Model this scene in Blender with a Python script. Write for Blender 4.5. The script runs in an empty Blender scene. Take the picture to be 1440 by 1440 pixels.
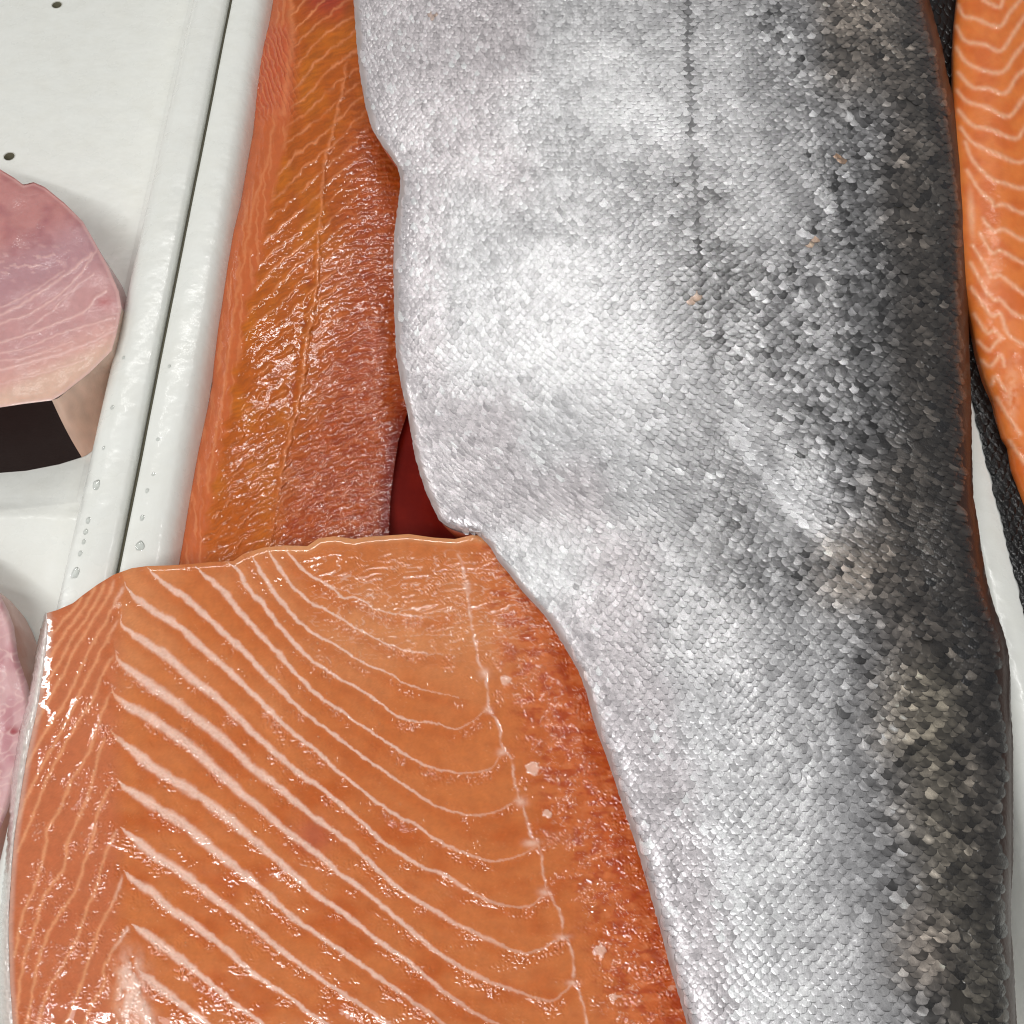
import bpy, math
import numpy as np
R = math.radians
S = bpy.context.scene
COL = S.collection
rng = np.random.default_rng(7)

# ------------------------------------------------------------------ camera
PITCH = 62.1
DIST = 0.42
CY = -DIST*math.cos(R(PITCH)); CZ = 0.045 + DIST*math.sin(R(PITCH))
cam = bpy.data.cameras.new('camera'); camo = bpy.data.objects.new('camera', cam)
COL.objects.link(camo)
camo.location = (0, CY, CZ); camo.rotation_euler = (R(90-PITCH), 0, 0)
cam.lens = 36; cam.sensor_width = 36; cam.clip_start = 0.01; cam.clip_end = 20
S.camera = camo

# ------------------------------------------------------------------ world and lamps
W = bpy.data.worlds.new('World'); S.world = W; W.use_nodes = True
W.node_tree.nodes['Background'].inputs[0].default_value = (0.97, 0.97, 1.0, 1)
W.node_tree.nodes['Background'].inputs[1].default_value = 0.14
def area(name, loc, aim, sx, sy, power, col=(1, 0.98, 0.95)):
    l = bpy.data.lights.new(name, 'AREA'); l.shape = 'RECTANGLE'; l.size = sx; l.size_y = sy
    l.energy = power; l.color = col
    o = bpy.data.objects.new(name, l); COL.objects.link(o); o.location = loc
    d = np.array(aim, float)-np.array(loc, float)
    from mathutils import Vector
    o.rotation_euler = Vector(d).to_track_quat('-Z', 'Y').to_euler()
    return o
area('strip_light', (-0.15, 0.80, 0.95), (0, 0.05, 0.04), 1.2, 0.022, 3.9, (1, .985, .96))
area('strip_light', (-0.25, -0.55, 0.92), (0, 0, 0.04), 0.9, 0.022, 4.6, (.97, .985, 1))
area('strip_light', (0.36, 0.28, 0.95), (0.05, 0, 0.04), 0.34, 0.018, 1.3, (1, .99, .97))  # added short strip, placed for glints and a brighter near end of the fish
area('case_side_light', (-1.15, 0.25, 0.52), (0, 0, 0.04), 0.022, 1.0, 3.6, (1, .99, .97))
area('soft_fill_panel', (-0.35, -0.95, 1.6), (0, 0, 0.04), 1.1, 0.8, 10.4, (1, .985, .96))  # added soft panel behind the camera, fills in light and softens shadows
S.view_settings.view_transform = 'Standard'; S.view_settings.look = 'None'
S.render.engine = 'CYCLES'; S.cycles.pixel_filter_type = 'BLACKMAN_HARRIS'; S.cycles.filter_width = 1.1
S.view_settings.gamma = 1; S.view_settings.exposure = 0.0

# ------------------------------------------------------------------ helpers
def lin(c):
    c = np.asarray(c, float)/255.
    return np.where(c <= .04045, c/12.92, ((c+.055)/1.055)**2.4)
_ca, _sa = math.cos(R(PITCH)), math.sin(R(PITCH))
def at(px, py, z):
    """the place at height z that is seen in direction (px, py) of the 1440 px photograph"""
    px = np.asarray(px, float); py = np.asarray(py, float)
    a = (px-720)/1440.; b = -(py-720)/1440.
    dx = a; dy = _ca+b*_sa; dz = -_sa+b*_ca
    t = (z-CZ)/dz
    return np.stack([dx*t, CY+dy*t, z+0*t], -1)
_perm = np.random.default_rng(3).permutation(4096).astype(np.int64)
def _h(ix, iy, s):
    return _perm[(_perm[(ix+s*57) & 4095]+iy) & 4095]
def noise(x, y, s=0):
    x = np.asarray(x, float); y = np.asarray(y, float)
    ix = np.floor(x).astype(np.int64); iy = np.floor(y).astype(np.int64)
    fx = x-ix; fy = y-iy
    u = fx*fx*fx*(fx*(fx*6-15)+10); v = fy*fy*fy*(fy*(fy*6-15)+10)
    def g(i, j, dx, dy):
        a = _h(i, j, s)*(2*math.pi/4096.)
        return np.cos(a)*dx+np.sin(a)*dy
    n0 = g(ix, iy, fx, fy)*(1-u)+g(ix+1, iy, fx-1, fy)*u
    n1 = g(ix, iy+1, fx, fy-1)*(1-u)+g(ix+1, iy+1, fx-1, fy-1)*u
    return (n0*(1-v)+n1*v)*1.5
def fbm(x, y, s=0, o=3):
    r = 0; a = 1; t = 0
    for k in range(o):
        r = r+a*noise(x*2**k, y*2**k, s+k); t += a; a *= .5
    return r/t*1.3
def sst(a, b, x):
    t = np.clip((x-a)/(b-a), 0, 1); return t*t*(3-2*t)
def resample(pts, n):
    p = np.array(pts, float)
    d = np.r_[0, np.cumsum(np.hypot(*np.diff(p, axis=0).T))]
    s = np.linspace(0, d[-1], n)
    return np.stack([np.interp(s, d, p[:, 0]), np.interp(s, d, p[:, 1])], -1)
def smooth_line(pts, k=6):
    """Catmull-Rom through the points"""
    p = np.array(pts, float)
    if len(p) < 3: return p
    q = np.vstack([2*p[0]-p[1], p, 2*p[-1]-p[-2]])
    out = []
    for i in range(1, len(q)-2):
        for t in np.linspace(0, 1, k, endpoint=False):
            a, b, c, d = q[i-1], q[i], q[i+1], q[i+2]
            out.append(.5*((2*b)+(-a+c)*t+(2*a-5*b+4*c-d)*t*t+(-a+3*b-3*c+d)*t**3))
    out.append(p[-1]); return np.array(out)
def dist_line(X, Y, pts, maxd=40):
    """distance, signed side (+ = below/right of travel) and position 0..1 along the polyline"""
    p = np.array(pts, float)
    D = np.full(X.shape, 1e3); T = np.zeros(X.shape); SG = np.zeros(X.shape)
    L = np.hypot(*np.diff(p, axis=0).T); cum = np.r_[0, np.cumsum(L)]; tot = cum[-1]
    Xf = X.ravel(); Yf = Y.ravel(); Df = D.ravel(); Tf = T.ravel(); Sf = SG.ravel()
    box = np.where((Xf > p[:, 0].min()-maxd) & (Xf < p[:, 0].max()+maxd) & (Yf > p[:, 1].min()-maxd) & (Yf < p[:, 1].max()+maxd))[0]
    bx = Xf[box]; by = Yf[box]
    for i in range(len(p)-1):
        a = p[i]; b = p[i+1]
        m = np.where((bx > min(a[0], b[0])-maxd) & (bx < max(a[0], b[0])+maxd) & (by > min(a[1], b[1])-maxd) & (by < max(a[1], b[1])+maxd))[0]
        if not len(m) or L[i] < 1e-6: continue
        x = bx[m]; y = by[m]; e = (b-a)/L[i]
        t = np.clip((x-a[0])*e[0]+(y-a[1])*e[1], 0, L[i])
        d = np.hypot(x-a[0]-t*e[0], y-a[1]-t*e[1])
        g = box[m]; c = d < Df[g]; g = g[c]
        Df[g] = d[c]; Tf[g] = (cum[i]+t[c])/tot
        Sf[g] = np.sign(e[0]*(y[c]-a[1])-e[1]*(x[c]-a[0]))
    return Df.reshape(X.shape), Sf.reshape(X.shape), Tf.reshape(X.shape)
def coons(Lc, Tc, Rc, Bc, nu, nv):
    L_ = resample(Lc, nv); R_ = resample(Rc, nv); T_ = resample(Tc, nu); B_ = resample(Bc, nu)
    u = np.linspace(0, 1, nu)[None, :, None]; v = np.linspace(0, 1, nv)[:, None, None]
    P = (1-v)*T_[None]+v*B_[None]+(1-u)*L_[:, None]+u*R_[:, None]
    P -= (1-u)*(1-v)*T_[0]+u*(1-v)*T_[-1]+(1-u)*v*B_[0]+u*v*B_[-1]
    return P[..., 0], P[..., 1]
def mesh(name, V, F, mat, parent=None, col=None, smooth=True, data=None):
    me = bpy.data.meshes.new(name)
    V = np.asarray(V, np.float32).reshape(-1, 3); F = np.asarray(F, np.int32)
    if F.ndim == 2:
        me.vertices.add(len(V)); me.vertices.foreach_set('co', V.ravel())
        k = F.shape[1]
        me.loops.add(F.size); me.loops.foreach_set('vertex_index', F.ravel())
        me.polygons.add(len(F)); me.polygons.foreach_set('loop_start', np.arange(0, F.size, k, dtype=np.int32))
        me.polygons.foreach_set('loop_total', np.full(len(F), k, np.int32))
        me.update(calc_edges=True)
    if smooth: me.polygons.foreach_set('use_smooth', np.ones(len(F), bool))
    if col is not None:
        c = np.asarray(col, np.float32).reshape(-1, col.shape[-1])
        if c.shape[1] == 3: c = np.c_[c, np.ones(len(c), np.float32)]
        a = me.color_attributes.new('tone', 'FLOAT_COLOR', 'POINT'); a.data.foreach_set('color', c.ravel())
    me.materials.append(mat)
    o = bpy.data.objects.new(name, me); COL.objects.link(o)
    if parent is not None: o.parent = parent
    return o
def gridF(nv, nu, off=0, flip=False):
    i = np.arange(nv-1)[:, None]*nu+np.arange(nu-1)[None]
    f = np.stack([i, i+nu, i+nu+1, i+1], -1).reshape(-1, 4)+off
    return f[:, ::-1] if flip else f
def tag(o, label=None, cat=None, group=None, kind=None):
    if label: o['label'] = label
    if cat: o['category'] = cat
    if group: o['group'] = group
    if kind: o['kind'] = kind
    return o
def empty(name, label, cat, loc=(0, 0, 0), group=None):
    o = bpy.data.objects.new(name, None); COL.objects.link(o); o.empty_display_size = .02
    o.location = loc
    return tag(o, label, cat, group)
def ring_of(P):
    """boundary of a (nv,nu,k) grid as a closed loop, clockwise seen in the photo"""
    return np.concatenate([P[::-1, 0], P[0, 1:], P[1:, -1], P[-1, -2:0:-1]])
def skirt(ring, steps, close=True):
    """rings below a boundary ring (world points): steps are (inset, drop) or (inset, None, zabs)"""
    n = len(ring)
    t = np.roll(ring[:, :2], -3, 0)-np.roll(ring[:, :2], 3, 0)
    nn = np.stack([-t[:, 1], t[:, 0]], -1); nn /= np.maximum(np.hypot(nn[:, 0], nn[:, 1]), 1e-9)[:, None]
    c = ring[:, :2].mean(0)
    if ((ring[:, :2]-c)*nn).sum() < 0: nn = -nn
    rows = [ring]
    for s in steps:
        z = ring[:, 2]-s[1] if s[1] is not None else np.full(n, s[2])
        rows.append(np.c_[ring[:, :2]-nn*s[0], z])
    V = np.array(rows); k = len(rows)
    i = np.arange(k-1)[:, None]*n+np.arange(n)[None]; j = np.arange(k-1)[:, None]*n+((np.arange(n)+1) % n)[None]
    F = np.stack([i, j, j+n, i+n], -1).reshape(-1, 4)
    return V.reshape(-1, 3), F

# ------------------------------------------------------------------ materials
def mat(name, base=(.5, .5, .5), rough=.4, metal=0., coat=0., coat_rough=.05, sss=0., sss_r=(1, .3, .12), sss_s=.004,
        attr=False, bumps=(), spec=.5, mottling=None, rough_noise=None, coat_ior=1.4):
    m = bpy.data.materials.new(name); m.use_nodes = True
    N = m.node_tree.nodes; Lk = m.node_tree.links; b = N['Principled BSDF']
    tc = N.new('ShaderNodeTexCoord')
    b.inputs['Base Color'].default_value = (*base, 1)
    b.inputs['Roughness'].default_value = rough; b.inputs['Metallic'].default_value = metal
    b.inputs['Coat Weight'].default_value = coat; b.inputs['Coat Roughness'].default_value = coat_rough
    b.inputs['Coat IOR'].default_value = coat_ior
    b.inputs['Specular IOR Level'].default_value = spec
    if sss:
        b.inputs['Subsurface Weight'].default_value = sss; b.inputs['Subsurface Radius'].default_value = sss_r
        b.inputs['Subsurface Scale'].default_value = sss_s
    src = None
    if attr:
        a = N.new('ShaderNodeAttribute'); a.attribute_name = 'tone'; src = a.outputs['Color']
    if mottling:
        sc, amt, c2 = mottling
        n = N.new('ShaderNodeTexNoise'); n.inputs['Scale'].default_value = sc; n.inputs['Detail'].default_value = 5
        n.inputs['Roughness'].default_value = .65
        Lk.new(tc.outputs['Object'], n.inputs['Vector'])
        r = N.new('ShaderNodeMapRange'); r.inputs[1].default_value = .42; r.inputs[2].default_value = .72; r.inputs[4].default_value = amt
        Lk.new(n.outputs['Fac'], r.inputs[0])
        x = N.new('ShaderNodeMix'); x.data_type = 'RGBA'
        Lk.new(r.outputs[0], x.inputs['Factor'])
        if src: Lk.new(src, x.inputs['A'])
        else: x.inputs['A'].default_value = (*base, 1)
        x.inputs['B'].default_value = (*c2, 1); src = x.outputs['Result']
    if src: Lk.new(src, b.inputs['Base Color'])
    if rough_noise:
        sc, lo, hi = rough_noise
        n = N.new('ShaderNodeTexNoise'); n.inputs['Scale'].default_value = sc; n.inputs['Detail'].default_value = 4
        Lk.new(tc.outputs['Object'], n.inputs['Vector'])
        r = N.new('ShaderNodeMapRange'); r.inputs[1].default_value = .35; r.inputs[2].default_value = .65
        r.inputs[3].default_value = lo; r.inputs[4].default_value = hi
        Lk.new(n.outputs['Fac'], r.inputs[0]); Lk.new(r.outputs[0], b.inputs['Roughness'])
    prev = None
    for (sc, dist, det, dst) in bumps:
        n = N.new('ShaderNodeTexNoise'); n.inputs['Scale'].default_value = sc; n.inputs['Detail'].default_value = det
        n.inputs['Distortion'].default_value = dst
        Lk.new(tc.outputs['Object'], n.inputs['Vector'])
        bp = N.new('ShaderNodeBump'); bp.inputs['Strength'].default_value = 1; bp.inputs['Distance'].default_value = dist
        Lk.new(n.outputs['Fac'], bp.inputs['Height'])
        if prev: Lk.new(prev, bp.inputs['Normal'])
        prev = bp.outputs['Normal']
    if prev:
        Lk.new(prev, b.inputs['Normal']); Lk.new(prev, b.inputs['Coat Normal'])
    return m
M_tray = mat('white_plastic', lin((226, 227, 221)), .30, coat=.3, coat_rough=.12, sss=.15, sss_r=(1, 1, 1), sss_s=.002,
             bumps=((90, .0006, 2, 0), (900, .00003, 2, 0)), mottling=(60, .25, tuple(lin((214, 212, 200)))), rough_noise=(70, .22, .42))
M_counter = mat('dark_steel_counter', lin((78, 74, 58)), .5, metal=.3, bumps=((200, .0002, 2, 0),))
M_hole = mat('drain_shadow', lin((120, 116, 96)), .6)
M_flesh = mat('salmon_flesh', rough=.5, spec=.22, coat=1, coat_rough=.05, coat_ior=1.6, sss=.12, sss_r=(1, .4, .2), sss_s=.004, attr=True,
              bumps=((620, .00002, 2, .6),), rough_noise=(300, .42, .6))
M_flesh_back = mat('salmon_flesh_wet', rough=.5, spec=.2, coat=1, coat_rough=.07, coat_ior=1.5, sss=.08, sss_r=(1, .4, .15), sss_s=.004, attr=True,
              bumps=((500, .00008, 2, .8),), rough_noise=(300, .42, .6))
M_flesh_far = mat('salmon_flesh_smooth', rough=.4, coat=.5, coat_rough=.12, sss=.22, sss_r=(1, .32, .12), sss_s=.005, attr=True,
              bumps=((300, .00015, 2, .3), (1500, .00003, 2, .4)))
M_steak = mat('pale_steak_flesh', rough=.42, coat=.5, coat_rough=.12, sss=.25, sss_r=(1, .5, .4), sss_s=.005, attr=True,
              bumps=((350, .0002, 3, .3), (1800, .00003, 2, .4)))
M_steak_skin = mat('dark_steak_skin', lin((36, 21, 19)), .6, spec=.15, coat=.06, coat_rough=.3, bumps=((900, .0001, 3, 0),), mottling=(300, .5, tuple(lin((40, 25, 23)))))
M_red = mat('deep_red_flesh', lin((104, 10, 0)), .6, spec=.15, coat=.12, coat_rough=.06, sss=.15, sss_s=.004,
            bumps=((200, .00006, 3, .3),), mottling=(120, .4, tuple(lin((132, 24, 4)))))
M_skin = mat('fish_skin', rough=.45, metal=.1, coat=.6, coat_rough=.12, attr=True, bumps=((700, .00012, 3, .3),))
M_scale = mat('silver_scale', rough=.33, metal=.35, coat=1, coat_rough=.05, coat_ior=1.7, attr=True,
              bumps=((1500, .00012, 2, .5),), mottling=(2300, .42, tuple(lin((78, 76, 77)))), rough_noise=(900, .3, .5))
M_scale_dark = mat('wet_black_scale', lin((7, 6, 6)), rough=.5, spec=.2, coat=.8, coat_rough=.06, bumps=((900, .0002, 2, .4),))
M_film = mat('silvery_skin_edge', rough=.25, coat=1, coat_rough=.08, sss=.2, sss_r=(1, .8, .7), sss_s=.003, attr=True, bumps=((600, .00025, 3, .3),))
M_brown = mat('brown_flesh_edge', lin((44, 24, 16)), .4, coat=.4, coat_rough=.15, bumps=((600, .0002, 2, 0),), mottling=(200, .6, tuple(lin((62, 30, 18)))))
def mat_water():
    m = bpy.data.materials.new('water'); m.use_nodes = True; N = m.node_tree.nodes; N.clear(); L = m.node_tree.links
    o = N.new('ShaderNodeOutputMaterial'); x = N.new('ShaderNodeMixShader'); f = N.new('ShaderNodeFresnel'); f.inputs['IOR'].default_value = 1.45
    t = N.new('ShaderNodeBsdfTransparent'); t.inputs['Color'].default_value = (.93, .94, .94, 1)
    g = N.new('ShaderNodeBsdfGlossy'); g.inputs['Roughness'].default_value = .04
    L.new(f.outputs[0], x.inputs[0]); L.new(t.outputs[0], x.inputs[1]); L.new(g.outputs[0], x.inputs[2]); L.new(x.outputs[0], o.inputs['Surface'])
    return m
M_water = mat_water()

# ------------------------------------------------------------------ counter and trays
ZR = 0.035
V = [(-3, -2, -.03), (3, -2, -.03), (3, 3, -.03), (-3, 3, -.03)]
o = mesh('counter', V, [[0, 1, 2, 3]], M_counter, smooth=False); tag(o, kind='structure')

def tray(label, x0, x1, y0=-.42, y1=.62, floor=None, rimw=.0185, bow=0.0):
    t = empty('tray', label, 'tray', ((x0+x1)/2, (y0+y1)/2, 0))
    w = rimw/.0146
    # (inset, z) of the rolled rim, outer lip -> crest -> inner wall
    prof = [(.0012, .012), (.0003, .014), (0, .018), (0, .029), (.0003, .0318), (.0010, .0336), (.0030, .0346), (.0068, .0350),
            (.0095, .0349), (.0120, .0345), (.0142, .0334), (.0162, .0312), (.0176, .0280), (.0186, .0230),
            (.0205, .0100), (.0218, .0050), (.0240, .0020), (.0270, .0004), (.0300, 0.), (.0312, -.0006)]
    rows = []
    nseg = 90
    for ins, z in prof:
        ins = ins*(1+(w-1)*min(ins/.006, 1))
        rad = max(.03-ins*.6, .006)
        xa, xb, ya, yb = x0+ins, x1-ins, y0+ins, y1-ins
        pts = []
        for (cx, cy, a0) in ((xb-rad, yb-rad, 0), (xa+rad, yb-rad, 90), (xa+rad, ya+rad, 180), (xb-rad, ya+rad, 270)):
            for a in np.linspace(a0, a0+90, 9): pts.append((cx+rad*math.cos(R(a)), cy+rad*math.sin(R(a))))
        # subdivide the long straight runs
        P = np.array(pts+[pts[0]]); out = []
        for i in range(len(P)-1):
            k = 60 if np.hypot(*(P[i+1]-P[i])) > .1 else 1
            for s in range(k): out.append(P[i]+(P[i+1]-P[i])*s/k)
        out = np.array(out)
        wob = .00018*noise(out[:, 1]*18, out[:, 0]*9, 5)+.00006*noise(out[:, 1]*70, out[:, 0]*9, 6)
        rows.append(np.c_[out[:, 0]+wob, out[:, 1], np.full(len(out), z)+wob*.4])
    V = np.array(rows); k, n = V.shape[:2]
    i = np.arange(k-1)[:, None]*n+np.arange(n)[None]; j = np.arange(k-1)[:, None]*n+((np.arange(n)+1) % n)[None]
    F = np.stack([i, j, j+n, i+n], -1).reshape(-1, 4)
    r = mesh('rim', V.reshape(-1, 3)-np.array(t.location), F, M_tray, t)
    return t, (x0+.03*w, x1-.03*w, y0+.03*w, y1-.03*w)
def x_at(px, py, z): return float(at(px, py, z)[0])
gapL = x_at(160.5, 800, .033)          # right edge of the left tray's rim
gapR = x_at(166.5, 800, .033)          # left edge of the middle tray's rim
midR = x_at(1416.5, 766, .030)       # right edge of the middle tray's rim
tl, fl = tray('white plastic tray with drain holes holding the pink fish steaks', gapL-.40, gapL)
tm, fm = tray('white plastic tray holding the silver skinned fillet and orange salmon', gapR, midR, rimw=.0172)
tr, fr = tray('white plastic tray under the salmon fillet with black skin, right of the silver fish', midR+.004, midR+.37)
import bmesh
def flat_floor(t, f, ymax=None):
    x0, x1, y0, y1 = f
    V = np.array([(x0, y0, 0), (x1, y0, 0), (x1, y1, 0), (x0, y1, 0)], float)-np.array(t.location)
    mesh('tray_floor', V, [[0, 1, 2, 3]], M_tray, t, smooth=False)
flat_floor(tm, fm); flat_floor(tr, fr)
# left tray's floor: a raised front shelf with a rounded step, and drain holes cut through the back part
x0, x1, y0, y1 = fl
ys = float(at(60, 700, 0)[1])
hole_px = [(80, 7), (13, 220)]
bm = bmesh.new()
out = [bm.verts.new((x, y, 0)) for x, y in ((x0, ys), (x1, ys), (x1, y1), (x0, y1))]
ed = [bm.edges.new((out[i], out[(i+1) % 4])) for i in range(4)]
holes = []
hc = [at(p[0], p[1], 0) for p in hole_px]
hc += [np.array([hc[0][0]-.06, hc[0][1]+.01, 0]), np.array([hc[1][0]-.06, hc[1][1], 0])]
for c in hc:
    rr = .0030
    vs = [bm.verts.new((c[0]+rr*math.cos(a), c[1]+rr*math.sin(a), 0)) for a in np.linspace(0, 2*math.pi, 20, endpoint=False)]
    ed += [bm.edges.new((vs[i], vs[(i+1) % 20])) for i in range(20)]
bmesh.ops.triangle_fill(bm, edges=ed, use_beauty=True, use_dissolve=False)
for f in list(bm.faces):
    if f.normal.z < 0: f.normal_flip()
me = bpy.data.meshes.new('tray_floor'); bmesh.ops.translate(bm, verts=bm.verts, vec=-tl.location); bm.to_mesh(me); bm.free()
me.materials.append(M_tray); o = bpy.data.objects.new('tray_floor', me); COL.objects.link(o); o.parent = tl
for c in hc:
    a = np.linspace(0, 2*math.pi, 20, endpoint=False); rr = .0030
    rows = []
    for (q, z) in ((rr+.0004, .00015), (rr, -.0006), (rr*.96, -.006)):
        rows.append(np.c_[c[0]+q*np.cos(a), c[1]+q*np.sin(a), np.full(20, z)])
    V = np.array(rows).reshape(-1, 3)-np.array(tl.location); n = 20
    F = [[k*n+i, k*n+(i+1) % n, (k+1)*n+(i+1) % n, (k+1)*n+i] for k in range(2) for i in range(n)]
    mesh('drain_hole', V, F, M_hole, tl)
yy = np.array([0, .002, .004, .006, .008, .0095, .011, .0125, .014, .018, .03, .08, ys-y0])
zz = np.array([0, .0001, .0004, .0009, .0016, .0021, .0024, .0026, .0026, .0025, .0022, .0018, .0014])
xx = np.linspace(x0, x1+.012, 60)
X, Yg = np.meshgrid(xx, ys-yy); Z = np.repeat(zz[:, None], 60, 1)+.0004*noise(X*60, Yg*40, 9)*(zz[:, None] > .001)
X = X; Yg = Yg+.0012*noise(X*30, X*0, 4)*(zz[:, None] > .0001)
V = np.stack([X, Yg, Z], -1)-np.array(tl.location)
mesh('front_shelf', V, gridF(len(yy), 60), M_tray, tl)

V = []
for y in (-.45, .65):
    for (x, z) in ((gapL+.0001, .0), (gapL+.0001, .0300), (gapL+.0003, .0304), (gapR-.0003, .0304), (gapR-.0001, .0300), (gapR-.0001, 0)): V.append((x, y, z))
o = mesh('gap_shade_strip', V, [[i, (i+1) % 6, (i+1) % 6+6, i+6] for i in range(6)], M_counter, smooth=False)  # added dark strip standing for the shade between the tray rims
tag(o, 'thin dark strip added as shade in the gap between the two white trays', 'shade strip')

# ------------------------------------------------------------------ light-orange salmon piece with chevrons (front left)
CHEV = [
 [(402,769),(415,790),(440,811),(467,827),(482,840),(505,842),(530,857),(560,864),(600,868),(622,866)],
 [(377,771),(388,792),(410,822),(435,846),(468,863),(500,882),(540,904),(580,916),(622,921)],
 [(354,780),(368,806),(387,835),(412,865),(440,890),(480,912),(510,932),(542,945),(575,963),(610,973),(645,981)],
 [(320,791),(335,802),(350,828),(370,850),(390,877),(410,900),(435,925),(470,950),(510,972),(535,990),(565,1010),(615,1018),(640,1026),(660,1017),(682,1000)],
 [(272,795),(292,812),(317,835),(335,858),(362,888),(385,912),(405,935),(425,957),(450,980),(480,1000),(515,1025),(550,1047),(580,1067),(615,1082),(655,1087),(687,1082),(705,1062)],
 [(207,797),(230,820),(260,840),(290,867),(320,895),(345,918),(367,942),(395,970),(415,990),(445,1015),(475,1037),(505,1060),(530,1077),(553,1094),(580,1112),(610,1132),(640,1142),(670,1147),(700,1140),(728,1125)],
 [(175,817),(182,832),(217,860),(250,880),(285,912),(320,942),(345,966),(370,990),(395,1015),(420,1037),(450,1060),(472,1082),(495,1100),(520,1120),(555,1145),(585,1160),(615,1182),(652,1199),(695,1211),(725,1205),(755,1190)],
 [(170,865),(173,882),(185,890),(215,910),(240,927),(270,955),(300,977),(330,1005),(352,1027),(372,1045),(400,1070),(428,1093),(450,1107),(480,1132),(510,1157),(540,1185),(570,1205),(600,1222),(625,1230),(650,1247),(675,1261),(700,1271),(735,1276),(757,1265),(770,1248)],
 [(162,915),(165,927),(180,940),(210,962),(245,987),(275,1010),(310,1037),(340,1065),(355,1080),(385,1102),(415,1127),(445,1152),(480,1177),(510,1202),(535,1227),(565,1252),(605,1277),(640,1298),(675,1315),(710,1332),(740,1341),(770,1330),(793,1316)],
 [(157,965),(162,977),(175,990),(207,1007),(240,1030),(270,1052),(300,1080),(330,1107),(342,1118),(370,1140),(400,1167),(445,1200),(480,1230),(515,1255),(545,1280),(580,1310),(610,1335),(640,1355),(680,1377),(715,1390),(750,1402),(780,1406),(803,1385)],
 [(155,1027),(170,1042),(195,1062),(215,1080),(240,1095),(280,1120),(310,1142),(340,1167),(375,1197),(410,1227),(440,1255),(470,1275),(500,1297),(530,1322),(565,1345),(595,1370),(625,1395),(660,1420),(700,1440),(760,1462)],
 [(162,1095),(175,1107),(200,1122),(230,1142),(260,1160),(285,1182),(315,1207),(342,1229),(370,1252),(405,1285),(440,1310),(480,1337),(515,1362),(555,1390),(590,1415),(640,1452),(700,1490)],
 [(167,1162),(190,1180),(215,1202),(245,1220),(275,1242),(305,1266),(338,1289),(370,1315),(400,1340),(435,1365),(470,1390),(510,1415),(560,1450),(620,1490)],
 [(175,1225),(190,1240),(215,1255),(235,1275),(265,1295),(295,1317),(325,1341),(345,1360),(375,1382),(410,1405),(440,1427),(500,1465),(560,1500)],
 [(185,1300),(210,1317),(230,1332),(255,1350),(285,1374),(315,1400),(345,1422),(390,1455),(450,1500)],
 [(195,1365),(220,1387),(245,1405),(275,1427),(320,1460),(370,1500)],
]
LEFTL = [
 [(117,838),(100,860),(70,895)], [(135,822),(117,857),(95,885),(70,925)],
 [(150,816),(132,852),(100,900),(85,930),(60,970)], [(162,813),(147,847),(107,910),(95,935),(77,970),(50,1017)],
 [(175,820),(160,852),(145,880),(120,925),(107,955),(87,995),(60,1035),(37,1077)],
 [(169,868),(150,900),(130,940),(110,980),(95,1012),(77,1045),(52,1090),(37,1125),(25,1155)],
 [(161,918),(142,952),(130,985),(107,1020),(85,1060),(64,1100),(47,1145),(25,1197)],
 [(157,968),(142,1007),(127,1052),(110,1085),(100,1098),(85,1137),(67,1165),(65,1185),(57,1220),(45,1255),(30,1295),(20,1345)],
 [(153,1028),(137,1065),(133,1085),(125,1117),(110,1152),(95,1185),(90,1220),(62,1260),(52,1295),(37,1340),(27,1390),(23,1450)],
 [(161,1097),(140,1135),(130,1180),(120,1210),(105,1255),(77,1295),(57,1340),(47,1390),(37,1445)],
 [(166,1163),(147,1205),(135,1250),(122,1277),(110,1315),(87,1360),(65,1397),(52,1450)],
 [(174,1228),(160,1267),(140,1305),(125,1350),(110,1395),(88,1450)],
 [(183,1300),(162,1332),(147,1360),(145,1387),(127,1417),(112,1460)],
]
PIN = [(644,779),(651,797),(656,825),(660,860),(665,890),(672,930),(681,947),(686,975),(687,1000),(700,1015),(707,1052),(720,1067),(723,1095),
       (730,1122),(737,1137),(747,1177),(760,1195),(767,1245),(780,1270),(790,1290),(792,1315),(800,1325),(807,1352),(808,1380),(818,1405),(828,1450)]
T_ = [(66,862),(80,858),(103,848),(115,838),(137,822),(160,808),(185,799),(207,796),(240,795),(270,793),(300,790),(328,789),(342,779),(370,770),(400,767),(432,768),(448,757),(470,754),(498,758),(515,755),(545,753),(575,751),(610,756),(640,758),(665,752),(690,756),(722,775)]
L_ = [(66,862),(67,890),(65,912),(60,950),(51,1003),(38,1062),(27,1130),(20,1180),(15,1240),(12,1305),(14,1380),(18,1440),(25,1600)]
R_ = [(722,775),(790,850),(850,950),(900,1080),(950,1200),(990,1350),(1020,1480),(1050,1600)]
B_ = [(25,1600),(400,1600),(1050,1600)]
O_ = [(63,861),(56,890),(50,916),(45,950),(39,985),(29,1020),(22,1060),(16,1100),(13,1145),(9,1190),(3,1252),(-2,1300),(-6,1380),(-8,1440),(-10,1600)]
def chev_z(px, py):
    z = .0475+.0022*np.sin((px-60)/260.)+.0015*noise(px/190., py/190., 31)
    z = z+.003*np.exp(-((py-1000)/260.)**2-((px-330)/260.)**2)
    z = z-.0015*np.clip((200-px)/200., 0, 1)**2
    return z
nu, nv = 640, 560
PX, PY = coons(L_, T_, R_, B_, nu, nv)
PY = PY+0
e_top = dist_line(PX, PY, T_, 60)[0]; e_left = dist_line(PX, PY, L_, 60)[0]
Zc = chev_z(PX, PY)
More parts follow.
